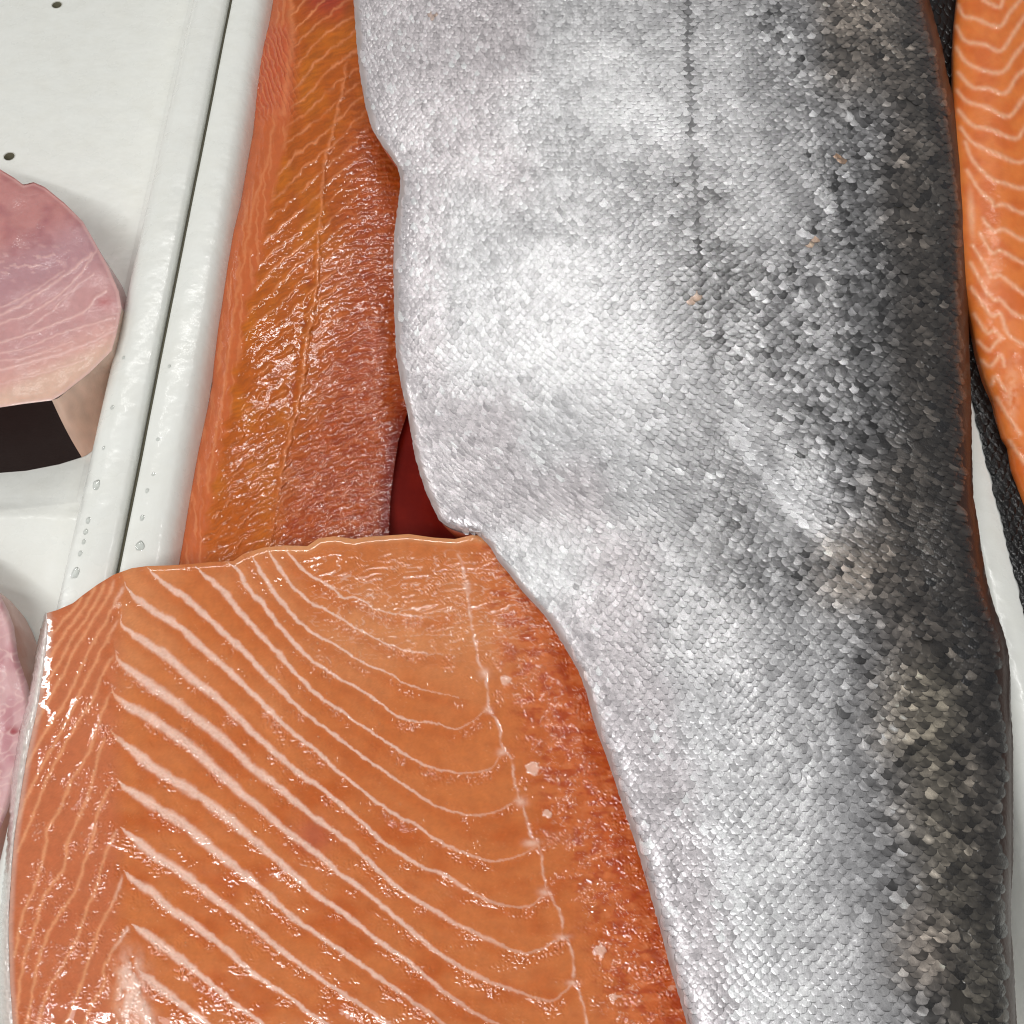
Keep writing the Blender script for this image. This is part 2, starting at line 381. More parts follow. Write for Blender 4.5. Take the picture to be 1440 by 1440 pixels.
Zc -= .0006*(1-np.clip(e_top/9, 0, 1))**2; Zc -= .0012*(1-np.clip(e_left/20, 0, 1))**2
wx = PX+1.7*noise(PX/14, PY/14, 11)+.9*noise(PX/3.6, PY/3.6, 12); wy = PY+1.7*noise(PX/14, PY/14, 13)+.9*noise(PX/3.6, PY/3.6, 14)
low = fbm(PX/120, PY/120, 2, 3)
base = np.empty(PX.shape+(3,))
c_a = lin((196, 110, 54)); c_b = lin((208, 134, 84)); c_c = lin((182, 84, 22)); c_d = lin((186, 100, 62))
base[:] = c_a
def mixc(c, f): 
    global base
    base = base*(1-f[..., None])+c*f[..., None]
mixc(c_b, np.clip(.35+low, 0, .9)*sst(1150, 850, PY))
mixc(c_c, np.clip(.1+fbm(PX/90, PY/60, 6)*1.2, 0, .8)*sst(900, 1150, PY))
mixc(c_d, sst(185, 150, PX)*.75)
dpin, spin, tpin = dist_line(PX, PY, PIN, 320)
right = np.where(spin < 0, sst(0, 60, dpin), 0)*1.
mixc(lin((180, 72, 14)), np.where(spin < 0, sst(-10, 150, dpin), 0)*.8)
mixc(lin((204, 112, 60)), right*np.clip(fbm(PX/30, PY/13, 21, 3)*1.9, 0, .75))
mixc(lin((156, 48, 4)), right*np.clip(fbm(PX/26, PY/14, 27, 3)*1.7, 0, .6))
fatm = np.zeros(PX.shape); disp = np.zeros(PX.shape); glint = np.zeros(PX.shape)
deep = np.zeros(PX.shape)
fib = noise(PX/3.0+PY/2.2, (PX-PY)/9.0, 17)
for i, l in enumerate(CHEV):
    sl = smooth_line(l, 5)
    d, sd, t = dist_line(wx, wy, sl, 34)
    wmax = [2.4, 2.6, 3.0, 3.6, 4.2, 4.6, 5.2, 6.2, 7.4, 7.4, 7.4, 7.2, 6.6, 6.4, 6.6, 7.0][i]
    w = 1.0*wmax*(.42+.58*np.exp(-((t-.14)/.30)**2))*sst(-.01, .03, t)*(1-.45*sst(.8, 1, t))
    w = w*(.35+.65*sst(0, .08, t))
    w = w*(1+.28*noise(t*30, d*0+i, 40+i))+.01
    f = np.exp(-np.clip(d+.6*fib, 0, None)**3.6/w**3.6)*(.86+.14*sst(-.3, .3, noise(wx/7, wy/4, 19)))
    f = f*(1-.55*sst(.62, 1, t))
    deep = np.maximum(deep, np.where(sd > 0, np.exp(-((d-9)/9)**2), 0))
    fatm = np.maximum(fatm, f)
    disp += .00008*np.exp(-(d/(w*1.2+1))**2) + .00008*np.where(sd > 0, -1, 1)*np.exp(-(np.abs(d)/12)**2)*np.where(d < 33, 1, 0)*sst(0, 9, d)
    glint = np.maximum(glint, np.where(sd > 0, 1, .15)*np.exp(-((d-8)/9)**2))
for i, l in enumerate(LEFTL):
    sl = smooth_line(l, 5); d, sd, t = dist_line(wx, wy, sl, 20)
    w = 2.5*(1+.3*noise(t*20, d*0+i, 60+i)); f = .8*np.exp(-(d/w)**2)*sst(0, .04, t)
    fatm = np.maximum(fatm, f); disp += .00008*np.exp(-(d/(w*1.8))**2)
    glint = np.maximum(glint, .8*np.exp(-((d-5)/6)**2)*sst(1000, 1150, PY))
d = dist_line(wx, wy, smooth_line(PIN, 5), 20)[0]
f = .7*np.exp(-(d/(1.7+.9*noise(PY/22, PX*0, 28)))**2)*np.clip(.8+noise(PY/14, PX*0, 29), .2, 1); fatm = np.maximum(fatm, f); disp += .00012*np.exp(-(d/3)**2)
for (x, y, w, h) in ((656, 825, 5, 7), (681, 947, 7, 7), (687, 998, 6, 5), (706, 1058, 7, 5), (733, 1128, 8, 7), (747, 1186, 10, 5), (766, 1255, 8, 6), (792, 1318, 10, 4), (807, 1382, 9, 4)):
    f = .75*np.exp(-((wx-x)/w)**2-((wy-y)/h)**2); fatm = np.maximum(fatm, f)
# ragged membranes right of the pin bones
rid = 1-np.abs(noise(wx/30+.5*noise(wx/9, wy/7, 76), (wy+.35*(wx-780))/15+.6*noise(wx/12, wy/9, 77), 71)); f = right*sst(.95, .995, rid)*.5*sst(-.1, .4, noise(PX/34, PY/26, 72))
fatm = np.maximum(fatm, f); disp += .00030*right*(rid-.8)
tl_ = sst(400, 480, PX)*sst(960, 860, PY)*sst(760, 800, PY)
rid2 = 1-np.abs(noise(wx/34, wy/9+PX/60, 73)); fatm = np.maximum(fatm, tl_*.5*sst(.93, .985, rid2)); disp += .0004*tl_*(rid2-.8)
blob = np.exp(-((wx-182)/20)**2-((wy-1392)/42)**2)*1.5*np.clip(.72+fbm(PX/14, PY/20, 75), 0, 1)
blob = np.maximum(blob, np.exp(-((wx-200-(wy-1420)*.45)/12)**2-((wy-1420)/28)**2))
fatm = np.maximum(fatm, np.clip(blob*1.2, 0, .95)); disp += .0008*np.clip(blob, 0, 1)+.0003*np.clip(blob, 0, 1)*fbm(PX/7, PY/11, 98)
for (x, y, rr) in ((750, 1080, 12), (770, 1144, 7), (843, 1337, 11), (863, 1402, 8), (711, 956, 8), (165, 851, 5), (625, 1230, 5)):
    q = np.hypot((wx-x)/rr, (wy-y)/(rr*.75))+.55*noise(PX/10, PY/10, int(x))+.2*noise(PX/4, PY/4, int(y)); f = sst(1.05, .8, q); fatm = np.maximum(fatm, f*.7); disp += .00035*f
fatm = np.clip(fatm, 0, 1)
fatc = lin((232, 190, 170))[None, None]*(1-sst(560, 300, PX)[..., None]*0)+0
fatc = fatc*(1-sst(180, 150, PX)[..., None])+lin((222, 150, 104))*sst(180, 150, PX)[..., None]
base = base*(1-fatm[..., None])+fatc*fatm[..., None]
mixc(c_c, deep*.4*(1-fatm))
blood = np.exp(-((PX-440)/30)**2-((PY-1175)/26)**2)*.5
mixc(lin((168, 70, 60)), np.clip(blood, 0, 1)*(1-fatm))
mixc(lin((214, 150, 100)), sst(14, 3, e_top)*.7*sst(300, 420, PX))
mixc(lin((205, 175, 160)), sst(10, 2, e_left)*.5)
base *= (1+.10*fbm(PX/16, PY/16, 80, 3)+.09*fib)[..., None]
g2 = np.clip(1.25*glint*sst(-.3, .3, noise(PX/42, PY/30, 81))+1.1*right*sst(-.3, .3, noise(PX/36, PY/26, 82))+tl_*.8*sst(-.2, .4, noise(PX/30, PY/20, 83)), 0, 1.4)
g2 = g2*(1-.65*sst(1000, 880, PY)*sst(520, 420, PX))+.4*sst(1150, 1300, PY)*sst(150, 60, PX)*sst(-.2, .4, noise(PX/30, PY/40, 84))
g2 = g2+.55*sst(.12, .5, noise(PX/34, PY/24, 97))*sst(820, 950, PY)
rg = 1-np.abs(noise(wx/5.5, wy/5.5, 85))*2
disp += g2*(.00029*rg+.00012*noise(wx/2.8, wy/2.8, 86))*sst(6, 40, e_left+30*sst(1150, 1300, PY))
spk = sst(.55, .8, noise(PX/3.1, PY/3.1, 95))*sst(-.1, .4, noise(PX/50, PY/40, 96)); disp += .00007*spk
base = base*(1-.22*spk[..., None])+lin((230, 176, 130))*.22*spk[..., None]
disp += .00004*noise(PX/24, PY/24, 88)
disp += .0007*np.clip(-noise(PX/90, PY/60, 89), 0, 1)
P = at(PX, PY, Zc+disp)
V = P.reshape(-1, 3)
piece = empty('salmon_fillet', 'light orange salmon piece with bold white chevron lines lying across the tray rims', 'fish fillet', tuple(at(350, 1150, .036)))
off = np.array(piece.location)
mesh('flesh', V-off, gridF(nv, nu), M_flesh, piece, col=base)
ring = ring_of(P[::4, ::4]); Vs, Fs = skirt(ring, [(.0004, .0015), (.001, .004), (.002, .0075), (.004, .011)])
cs = np.empty((len(Vs), 3)); cs[:] = lin((204, 124, 76))
mesh('cut_side', Vs-off, Fs, M_flesh, piece, col=cs)
# silvery skin turned up along the left side
n = 260; a = resample(smooth_line(L_, 4), n); b = resample(smooth_line(O_, 4), n)
rows = []; cols = []
az = np.interp(a[:, 1], PY[:, 0], (Zc+disp)[:, 0])
for k, f in enumerate(np.linspace(0, 1.0, 9)):
    q = a*(1-f)+b*f
    z = az+.0008*math.sin(f*3.1)-.010*f**2.2+.0005*noise(q[:, 1]/7, q[:, 0]/5+f*3, 91)
    q = q+np.c_[(1.8*noise(q[:, 1]/8, q[:, 1]*0, 92)+1.0*noise(q[:, 1]/3, q[:, 1]*0, 93))*f, 0*f*q[:, 0]]
    rows.append(at(q[:, 0], q[:, 1], z))
    c = lin((206, 192, 184))*(1-f)+lin((176, 172, 164))*f
    cols.append(np.repeat(c[None], n, 0)*(1+.25*noise(q[:, 1]/5, q[:, 0]/4, 94))[:, None])
rows.append(rows[-1]+np.array([.0025, 0, -.004])); cols.append(np.repeat(lin((120, 116, 110))[None], n, 0))
mesh('skin', np.array(rows).reshape(-1, 3)-off, gridF(len(rows), n, flip=True), M_film, piece, col=np.array(cols))

# ------------------------------------------------------------------ amber salmon fillet behind
BL = [(395,-160),(388,-60),(379,0),(373,28),(362,61),(359,80),(354,139),(352,189),(343,244),(337,289),(323,328),(314,369),(307,422),(301,463),(298,508),(297,540),(290,574),(276,630),(268,680),(257,735),(248,778),(235,850)]
BR = [(620,-160),(620,100),(640,240),(645,400),(640,520),(600,566),(574,577),(560,620),(554,660),(549,700),(547,740),(545,850)]
BT = [(395,-160),(620,-160)]; BB = [(235,850),(545,850)]
BND = np.array([(-200,405),(0,407),(83,412),(178,407),(236,395),(319,373),(389,357),(436,343),(513,329),(580,318),(630,307),(699,295),(769,284),(900,262)], float)
BPIN = [(520,-160),(500,40),(487,92),(482,125),(465,194),(454,244),(452,292),(447,333),(446,388),(437,447),(429,499),(422,552),(412,597),(401,638),(393,683),(380,760),(370,850)]
def back_z(px, py):
    xl = np.interp(py, [p[1] for p in BL], [p[0] for p in BL])
    d = (px-xl)
    z = .021+.011*np.sqrt(1-(1-np.clip(d/75, 0, 1))**2)+.0015*noise(px/120, py/120, 101)
    z = z-.007*sst(490, 600, px)*sst(120, 250, py)*.6
    return z
nu, nv = 400, 700
PX, PY = coons(BL, BT, BR, BB, nu, nv)
Zb = back_z(PX, PY)
wx = PX+3.0*noise(PX/14, PY/14, 111)+1.0*noise(PX/4, PY/4, 112); wy = PY+3.0*noise(PX/14, PY/14, 113)+1.0*noise(PX/4, PY/4, 114)
bnd = np.interp(PY, BND[:, 0], BND[:, 1]); 
sc_ = 7*np.abs(np.sin(PY/13.5+noise(PY/60, PX*0, 115)*2))*sst(250, 400, PY)
mem = sst(6, -8, wx-bnd-sc_)
dp, sp, tp = dist_line(PX, PY, BPIN, 260)
rightz = np.where(sp < 0, sst(-10, 70, dp), 0)
rightz = np.clip(rightz*sst(60, 240, PY+ (PX-430)*.6)+sst(520, 720, PY)*.5*(1-mem)*sst(330, 420, PX), 0, 1)
base = np.empty(PX.shape+(3,)); base[:] = lin((172, 82, 6))
mixc(lin((184, 98, 10)), np.clip(.2+fbm(PX/60, PY/80, 116)*1.5, 0, .8))
mixc(lin((156, 60, 14)), rightz*.8)
mixc(lin((136, 44, 8)), rightz*np.clip(fbm(PX/24, PY/12, 118)*1.5, 0, .55))
mixc(lin((192, 96, 48)), mem*.9)
mixc(lin((160, 44, 34)), np.exp(-((PX-460)/40)**2-((PY+5)/32)**2)*.8)
disp = np.zeros(PX.shape); fat = np.zeros(PX.shape)
# oblique muscle lines
q = wy+.98*(wx-430)-.0016*np.clip(wx-430, 0, None)**2
ph = q/26.0+.35*noise(PX/80, PY/80, 120)
ln_ = np.abs(ph-np.round(ph))*26
amb = (1-mem)*sst(540, 380, PY)*(1-.8*rightz)
fat = np.maximum(fat, amb*.85*np.exp(-(ln_/2.3)**2)*np.clip(.9+noise(PX/40, PY/25, 121), 0, 1))
disp += .00018*amb*np.exp(-(ln_/3)**2)
# short bright stubs of muscle lines lower down
amb2 = (1-mem)*sst(380, 460, PY)*(1-rightz*.5)
fat = np.maximum(fat, amb2*.55*np.exp(-(ln_/2.4)**2)*sst(.05, .4, noise(PX/30, PY/14, 122)))
disp += .0007*amb2*np.exp(-(ln_/4)**2)*sst(-.1, .3, noise(PX/30, PY/14, 122))
# wrinkled tissue at the right
q2 = wy+.55*(wx-430)-.0020*np.clip(wx-430, 0, None)**2
r1 = 1-np.abs(noise(wx/44, q2/8.5, 123))*2; r2 = 1-np.abs(noise(wx/14, q2/4.6, 124))*2
wr = np.clip(rightz+.5*amb2*sst(560, 720, PY), 0, 1)
fat = np.maximum(fat, wr*.30*sst(.72, .98, r1)); fat = np.maximum(fat, wr*.15*sst(.8, 1, r2))
ph3 = q2/8.2+.9*noise(PX/40, PY/26, 126); l3 = np.abs(ph3-np.round(ph3))*8.2
fat = np.maximum(fat, wr*.30*np.exp(-(l3/1.2)**2)*sst(-.25, .35, noise(PX/22, PY/16, 127)))
disp += wr*(.00024*r1+.00012*r2+.00010*np.exp(-(l3/1.8)**2))
# membrane fibres and rib marks at the top left
fb = noise(wx/5, wy/60+wx/30, 125); 
fat = np.maximum(fat, mem*.5*sst(.15, .5, fb)); disp += mem*.00020*fb
st = dist_line(wx, wy, [(391,105),(386,160),(379,217),(362,270),(351,317),(338,390),(326,463),(315,547),(301,622),(292,690)], 14)[0]
fat = np.maximum(fat, .6*np.exp(-(st/2.2)**2))
ribz = sst(430, 395, PX)*sst(20, 50, PY)*sst(185, 140, PY)
ribp = (wx-.35*(wy-50))/7.2; rb_ = np.abs(ribp-np.round(ribp))*2
mixc(lin((188, 78, 48)), ribz*.7*(1-mem*.2)); fat = np.maximum(fat*(1-ribz*.6), ribz*.55*sst(.55, 1, rb_)); disp += .0008*ribz*(rb_-.5)
memline = sst(408, 396, PX+0*PY)*sst(425, 412, PX)
d = dist_line(wx, wy, [(407,-60),(409,0),(411,60),(404,110),(398,160)], 20)[0]; fat = np.maximum(fat, .55*np.exp(-(d/5)**2))
d = dist_line(wx, wy, smooth_line(BPIN, 4), 18)[0]
fat = np.maximum(fat, .6*np.exp(-(d/2.2)**2)*sst(70, 110, PY)*sst(740, 640, PY)); disp += .0007*np.exp(-(d/4)**2)*sst(70, 110, PY)
for k in range(7):
    y = 395+k*29+rng.uniform(-4, 4); x = float(np.interp(y, [p[1] for p in BPIN], [p[0] for p in BPIN]))-9
    f = np.exp(-((wx-x)/4)**2-((wy-y)/8)**2); mixc(lin((150, 56, 8)), f*.7); disp -= .0004*f
fat = np.clip(fat, 0, 1); base = base*(1-fat[..., None])+lin((214, 132, 84))*fat[..., None]
fine = noise(q2/3.1, (wx-.8*wy)/26, 128); base *= (1+.22*fine*(1-mem))[..., None]
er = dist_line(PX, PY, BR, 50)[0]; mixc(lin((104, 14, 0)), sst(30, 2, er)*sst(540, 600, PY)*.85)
base *= (1+.10*fbm(PX/14, PY/14, 130, 3))[..., None]
disp += (.00006+.00005*rightz)*noise(wx/4, wy/3.2, 131)*(.3+.7*wr)+.00005*noise(wx/5, wy/5, 132)
P = at(PX, PY, Zb+disp)
back = empty('salmon_fillet', 'deep amber salmon fillet lying flesh side up behind the light orange piece', 'fish fillet', tuple(at(420, 400, .002)))
off = np.array(back.location)
mesh('flesh', P.reshape(-1, 3)-off, gridF(nv, nu), M_flesh_back, back, col=base)
ring = ring_of(P[::4, ::4]); Vs, Fs = skirt(ring, [(.0002, .002), (.001, .006), (.003, .012), (.004, .017)])
cs = np.empty((len(Vs), 3)); cs[:] = lin((150, 84, 60))
mesh('cut_side', Vs-off, Fs, M_flesh_back, back, col=cs)
# grey skin showing between the flesh and the tray wall
a = resample([(298,500),(298,530),(290,574),(276,630),(268,680),(257,735),(248,778),(238,830)], 90)
b = resample([(297,505),(284,545),(273,591),(265,644),(257,699),(250,755),(243,790),(230,830)], 90)
rows = []; cols = []
for f in np.linspace(-.15, 1, 7):
    q = a*(1-f)+b*f; z = .0225-.0065*np.clip(f, 0, 1)+.0006*noise(q[:, 1]/10, q[:, 0]/6, 135)
    rows.append(at(q[:, 0], q[:, 1], z)); c = lin((150, 112, 104))*(1-f)+lin((96, 80, 84))*f
    cols.append(np.repeat(c[None], 90, 0)*(1+.4*noise(q[:, 1]/18, q[:, 0]/5, 136))[:, None])
mesh('skin', np.array(rows).reshape(-1, 3)-off, gridF(7, 90, flip=True), M_film, back, col=np.array(cols))

# ------------------------------------------------------------------ deep red fillet tucked in the gap
nu, nv = 60, 80
PX, PY = coons([(530,540),(530,700),(530,850)], [(530,540),(760,540)], [(760,540),(760,850)], [(530,850),(760,850)], nu, nv)
Z = .0245+.001*noise(PX/60, PY/60, 140)+.00008*noise(PX/14, PY/14, 141)
P = at(PX, PY, Z)
red = empty('salmon_fillet', 'dark red slice of salmon in the gap between amber fillet and silver fish', 'fish fillet', tuple(at(640, 690, .002)))
off = np.array(red.location)
mesh('flesh', P.reshape(-1, 3)-off, gridF(nv, nu), M_red, red)
Vs, Fs = skirt(ring_of(P), [(.0005, .002), (.001, .006), (.002, .016)])
mesh('cut_side', Vs-off, Fs, M_red, red)

# ------------------------------------------------------------------ right-hand fillet with its black skin
RL = [(1352,-160),(1348,-60),(1345,0),(1341,37),(1339,75),(1339,112),(1338,200),(1342,320),(1352,400),(1366,460),(1372,495),(1382,532),(1395,565),(1400,592),(1407,617),(1415,630),(1420,662),(1430,690),(1437,710),(1452,745),(1480,800)]
RT = [(1352,-160),(1900,-160)]; RR_ = [(1900,-160),(1900,800)]; RB = [(1480,800),(1900,800)]
def rr_z(px, py):
    xl = np.interp(py, [p[1] for p in RL], [p[0] for p in RL]); d = px-xl
    return .0415+.014*np.sqrt(1-(1-np.clip(d/85, 0, 1))**2)-.010*sst(360, 800, py)
nu, nv = 420, 560
PX, PY = coons(RL, RT, RR_, RB, nu, nv)
# gather columns towards the visible left side
Z = rr_z(PX, PY)
wx = PX+.5*noise(PX/6, PY/6, 151); wy = PY+.5*noise(PX/6, PY/6, 153)
base = np.empty(PX.shape+(3,)); base[:] = lin((222, 122, 52))
mixc(lin((208, 100, 34)), np.clip(.3+fbm(PX/40, PY/40, 150)*1.4, 0, .8))
fat = np.zeros(PX.shape); disp = np.zeros(PX.shape)
RLN = [[(330,0),(420,40),(440,0)],
 [(190,30),(220,90),(290,105),(420,150),(480,70),(540,0)],[(180,150),(230,230),(340,250),(430,285),(500,190),(560,100),(640,0)],
 [(180,270),(230,345),(320,390),(440,405),(510,310),(570,240),(700,80)],[(190,410),(270,490),(360,495),(455,525),(520,430),(570,385),(700,220)],
 [(185,510),(240,570),(360,605),(475,655),(560,550),(700,380)],[(190,620),(270,705),(370,725),(510,780),(570,715),(720,540)],
 [(205,720),(270,800),(400,860),(540,915),(640,830),(760,700)],[(230,800),(270,900),(370,1000),(450,1030),(560,1060),(660,1000)],
 [(240,960),(310,1070),(380,1130),(390,1160),(450,1150),(560,1200),(680,1160)],[(330,1230),(390,1300),(450,1290),(560,1350),(700,1350)],
 [(310,1310),(380,1420),(430,1410),(560,1480),(700,1520)],
 [(270,1380),(340,1490),(380,1560),(430,1550),(560,1650),(700,1720)],[(260,1480),(350,1640),(400,1690),(430,1690),(500,1760),(600,1800)],
 [(265,1620),(340,1730),(380,1780),(430,1770),(470,1880),(560,1940)],[(280,1770),(350,1870),(390,1860),(430,1900)],
 [(300,1920),(360,1970),(400,1930),(440,1900)],[(320,2030),(370,2060),(430,2000),(450,2060)],
 [(380,2160),(400,2120),(460,2200)],[(410,2240),(470,2340),(540,2440)],[(480,2480),(560,2600)]]
for i, l in enumerate(RLN):
    l = [(1300+x/4., y/4.) for x, y in l]
    d, sd, t = dist_line(wx, wy, smooth_line(l, 4), 14)
    w = 3.3*(1+.25*noise(t*12, t*0+i, 160+i)); f = .85*np.exp(-(d/w)**2)
    fat = np.maximum(fat, f); disp += .0002*np.exp(-(d/3.5)**2)
b = np.exp(-((wx-1423)/9)**2-((wy-550)/38)**2)*np.clip(.8+fbm(PX/9, PY/12, 165)*1.3, 0, 1); fat = np.maximum(fat, b*.8)
b = np.exp(-((wx-1366-(wy-300)*.05)/5)**2-((wy-300)/34)**2); fat = np.maximum(fat, b*.85)
disp += .0008*np.clip(fat-.5, 0, 1)*noise(PX/7, PY/7, 166)
base = base*(1-fat[..., None])+lin((236, 172, 132))*fat[..., None]
base *= (1+.07*fbm(PX/12, PY/12, 167))[..., None]
P = at(PX, PY, Z+disp)
rf = empty('salmon_fillet', 'bright orange salmon fillet with zigzag fat lines beside the silver fish', 'fish fillet', tuple(at(1500, 300, .01)))
off = np.array(rf.location)
mesh('flesh', P.reshape(-1, 3)-off, gridF(nv, nu), M_flesh_far, rf, col=base)
Vs, Fs = skirt(ring_of(P[::3, ::3]), [(.0003, .002), (.0015, .005), (.003, .010)])
cs = np.empty((len(Vs), 3)); cs[:] = lin((196, 100, 50)); mesh('cut_side', Vs-off, Fs, M_flesh_far, rf, col=cs)
# black skin below the flesh, down onto the neighbouring rim
def rim_line(y): return 725+(1416.5-725)*(y+2000)/(766+2000.)
ysk = np.linspace(-160, 1010, 260)
xl = rim_line(ysk)+1.0*noise(ysk/30, ysk*0, 170)+.8
xl = np.where(ysk < 470, np.minimum(1300+ysk*.05, rim_line(ysk)), xl)
xr = np.interp(ysk, [p[1] for p in RL]+[900, 1010], [p[0] for p in RL]+[1500, 1560])+12
def bsk_z(px, py): return np.where(py < 470, .033, .0345)+.0012*np.clip((px-rim_line(py))/50, 0, 1)
u = np.linspace(0, 1, 24)[None]; PXs = xl[:, None]*(1-u)+xr[:, None]*u; PYs = np.repeat(ysk[:, None], 24, 1)
P = at(PXs, PYs, bsk_z(PXs, PYs))
bs = mesh('skin', P.reshape(-1, 3)-off, gridF(260, 24), M_scale_dark, rf)
# ------------------------------------------------------------------ scale builder
def build_scales(c0, r0, lat2px, zfun, up=.00030, jit=.35, wid=.60, seed=0, size=None):
    """scale plates at lattice places (c0, r0); returns vertices (n, 20, 3), local shape factors and px centres"""
    g = np.random.default_rng(seed); n = len(c0)
    a = np.array([-1, -.78, 0, .78, 1.]); bb = np.array([-1.5, -.60, .35, .93, 1.15])
    A, B = np.meshgrid(a, bb); 
    half = np.array([.62, .96, .92, .66, .36])*wid/.60
    Wd = half[:, None]*np.ones((1, 5))
    la = (A*Wd*.60); lb = B-(A**2)*np.array([0, .05, .12, .12, .08])[:, None]
    sz = (1+.12*g.standard_normal((n, 1, 1))) if size is None else size[:, None, None]
    rot = .12*g.standard_normal((n, 1, 1))
    rot = rot*.35
    ca = (la[None]*np.cos(rot)-lb[None]*np.sin(rot)*.5)*sz; cb = (lb[None]*np.cos(rot)+la[None]*np.sin(rot)*.5)*sz
    cc = c0[:, None, None]+ca+.03*g.standard_normal((n, 1, 1)); rr = r0[:, None, None]+cb+.05*g.standard_normal((n, 1, 1))
    px, py = lat2px(cc, rr)
    P0 = at(px, py, zfun(px, py))
    e = 3.
    Pa = at(px+e, py, zfun(px+e, py)); Pb = at(px, py+e, zfun(px, py+e))
    N = np.cross(Pa-P0, P0-Pb); N /= np.linalg.norm(N, axis=-1, keepdims=True)
    N *= np.sign(N[..., 2:3])
    lift = (.25+.85*np.clip((B+1.5)/2.65, 0, 1)-.58*A**2-.16*(np.clip(B, -.6, 2)-.0)**2)[None]*up
    tx = g.standard_normal((n, 1, 1))*jit; ty = g.standard_normal((n, 1, 1))*jit
    lift = lift+.00016*(tx*A[None]*.6+ty*(B[None]+.2)*.5)+up*.35
    V = P0+N*np.clip(lift, .00002, None)[..., None]
    return V.reshape(n, 25, 3), np.broadcast_to(A, (n, 5, 5)).reshape(n, 25), np.broadcast_to(B, (n, 5, 5)).reshape(n, 25), px.reshape(n, 25), py.reshape(n, 25)
SF = gridF(5, 5)

# scales on the black skin
cc, rr = np.meshgrid(np.arange(-2, 14), np.arange(0, 118)); cc = cc+.5*(rr % 2); cc = cc.ravel().astype(float); rr = rr.ravel().astype(float)
def l2p_b(c, r):
    py = -150+r*9.6; return rim_line(py)+6+c*13.0, py
px, py = l2p_b(cc, rr); xrr = np.interp(py, ysk, xr); keep = (px < xrr-2) & (px > np.interp(py, ysk, xl)+5)
V, A, B, qx, qy = build_scales(cc[keep], rr[keep], l2p_b, lambda x, y: bsk_z(x, y), up=.0006, jit=.5, seed=5)
n = len(V); F = (SF[None]+25*np.arange(n)[:, None, None]).reshape(-1, 4)
o = mesh('skin_scales', V.reshape(-1, 3)-off, F, M_scale_dark, rf); o['kind'] = 'stuff'

# ------------------------------------------------------------------ the big silver fillet, skin side up
FL = [(480,-260),(490,-120),(497,0),(501,54),(504,87),(508,117),(515,154),(523,181),(537,204),(550,221),(558,233),(563,250),(562,271),(559,290),(554,333),(553,380),(554,430),(557,500),(565,547),(573,580),(583,640),(590,665),(598,690),(608,712),(617,731),(630,741),(645,746),(668,749),(678,757),(690,770),(700,788),(716,807),(735,832),(755,853),(770,871),(785,895),(800,920),(815,947),(825,975),(832,1004),(840,1030),(853,1065),(865,1100),(876,1135),(890,1175),(902,1215),(912,1250),(922,1285),(932,1320),(942,1360),(953,1395),(966,1440),(985,1520),(1010,1640)]
FR = [(1250,-260),(1285,-120),(1307,0),(1315,30),(1325,65),(1332,105),(1339,130),(1345,155),(1350,190),(1354,225),(1357,265),(1361,300),(1362,350),(1362,452),(1364,515),(1366,565),(1367,640),(1369,700),(1375,732),(1380,770),(1387,812),(1397,850),(1410,885),(1418,915),(1421,950),(1422,1000),(1425,1050),(1425,1123),(1425,1207),(1422,1262),(1422,1304),(1426,1359),(1430,1440),(1436,1520),(1450,1640)]
FLa = np.array(FL, float); FRa = np.array(FR, float)
def xL(y): return np.interp(y, FLa[:, 1], FLa[:, 0])
def xR(y): return np.interp(y, FRa[:, 1], FRa[:, 0])
_fl = smooth_line(FL, 4); _fr = smooth_line(FR, 4)
_gx = np.arange(420, 1500, 6.); _gy = np.arange(-300, 1700, 6.)
_GX, _GY = np.meshgrid(_gx, _gy)
_DL = dist_line(_GX, _GY, _fl[::2], 290)[0]; _DR = dist_line(_GX, _GY, _fr[::3], 290)[0]
_DL = np.where(_GX < xL(_GY), 0, np.minimum(_DL, 290)); _DR = np.where(_GX > xR(_GY), 0, np.minimum(_DR, 290))
def bil(G, px, py):
    x = np.clip((px-_gx[0])/6., 0, len(_gx)-1.01); y = np.clip((py-_gy[0])/6., 0, len(_gy)-1.01)
    i = x.astype(int); j = y.astype(int); fx = x-i; fy = y-j
    return (G[j, i]*(1-fx)+G[j, i+1]*fx)*(1-fy)+(G[j+1, i]*(1-fx)+G[j+1, i+1]*fx)*fy
def fish_z(px, py):
    l = xL(py); r = xR(py); w = r-l
    # smoothed silhouette keeps the surface from copying every notch of the edge
    dl = bil(_DL, px, py); dr = bil(_DR, px, py)
    z = np.full(np.shape(px), .0405)
    z = z+.0075*np.sqrt(np.clip(1-(1-np.clip(dl/38, 0, 1))**2, 0, 1))+.006*sst(0, 260, dl)
    right = .0125*np.sqrt(np.clip(1-(1-np.clip(dr/46, 0, 1))**2, 0, 1))+.010*sst(0, 210, dr)
    z = z-.0105+right*.75
    z = z+.010*sst(690, 960, py)*sst(1330, 1000, px)-.002*sst(1000, 1400, py)
    z = z+.001*np.exp(-((py-440)/200)**2-((px-860)/300)**2)
    # sag where the fillet folds over the piece in front
    c = py-(700+.18*(px-800)); z = z-.003*np.exp(-(c/95)**2)*sst(1330, 1150, px)
    # diagonal crease
    d = (px-1075)*.62-(py-655)*.78*.62
    z = z+.0016*np.tanh(d/16)*np.exp(-(((px-1075)*.62+(py-655)*.78)/110)**2)*np.exp(-(d/70)**2)
    z = z+.0012*noise(px/110, py/130, 201)+.00035*noise(px/34, py/40, 202)
    return z
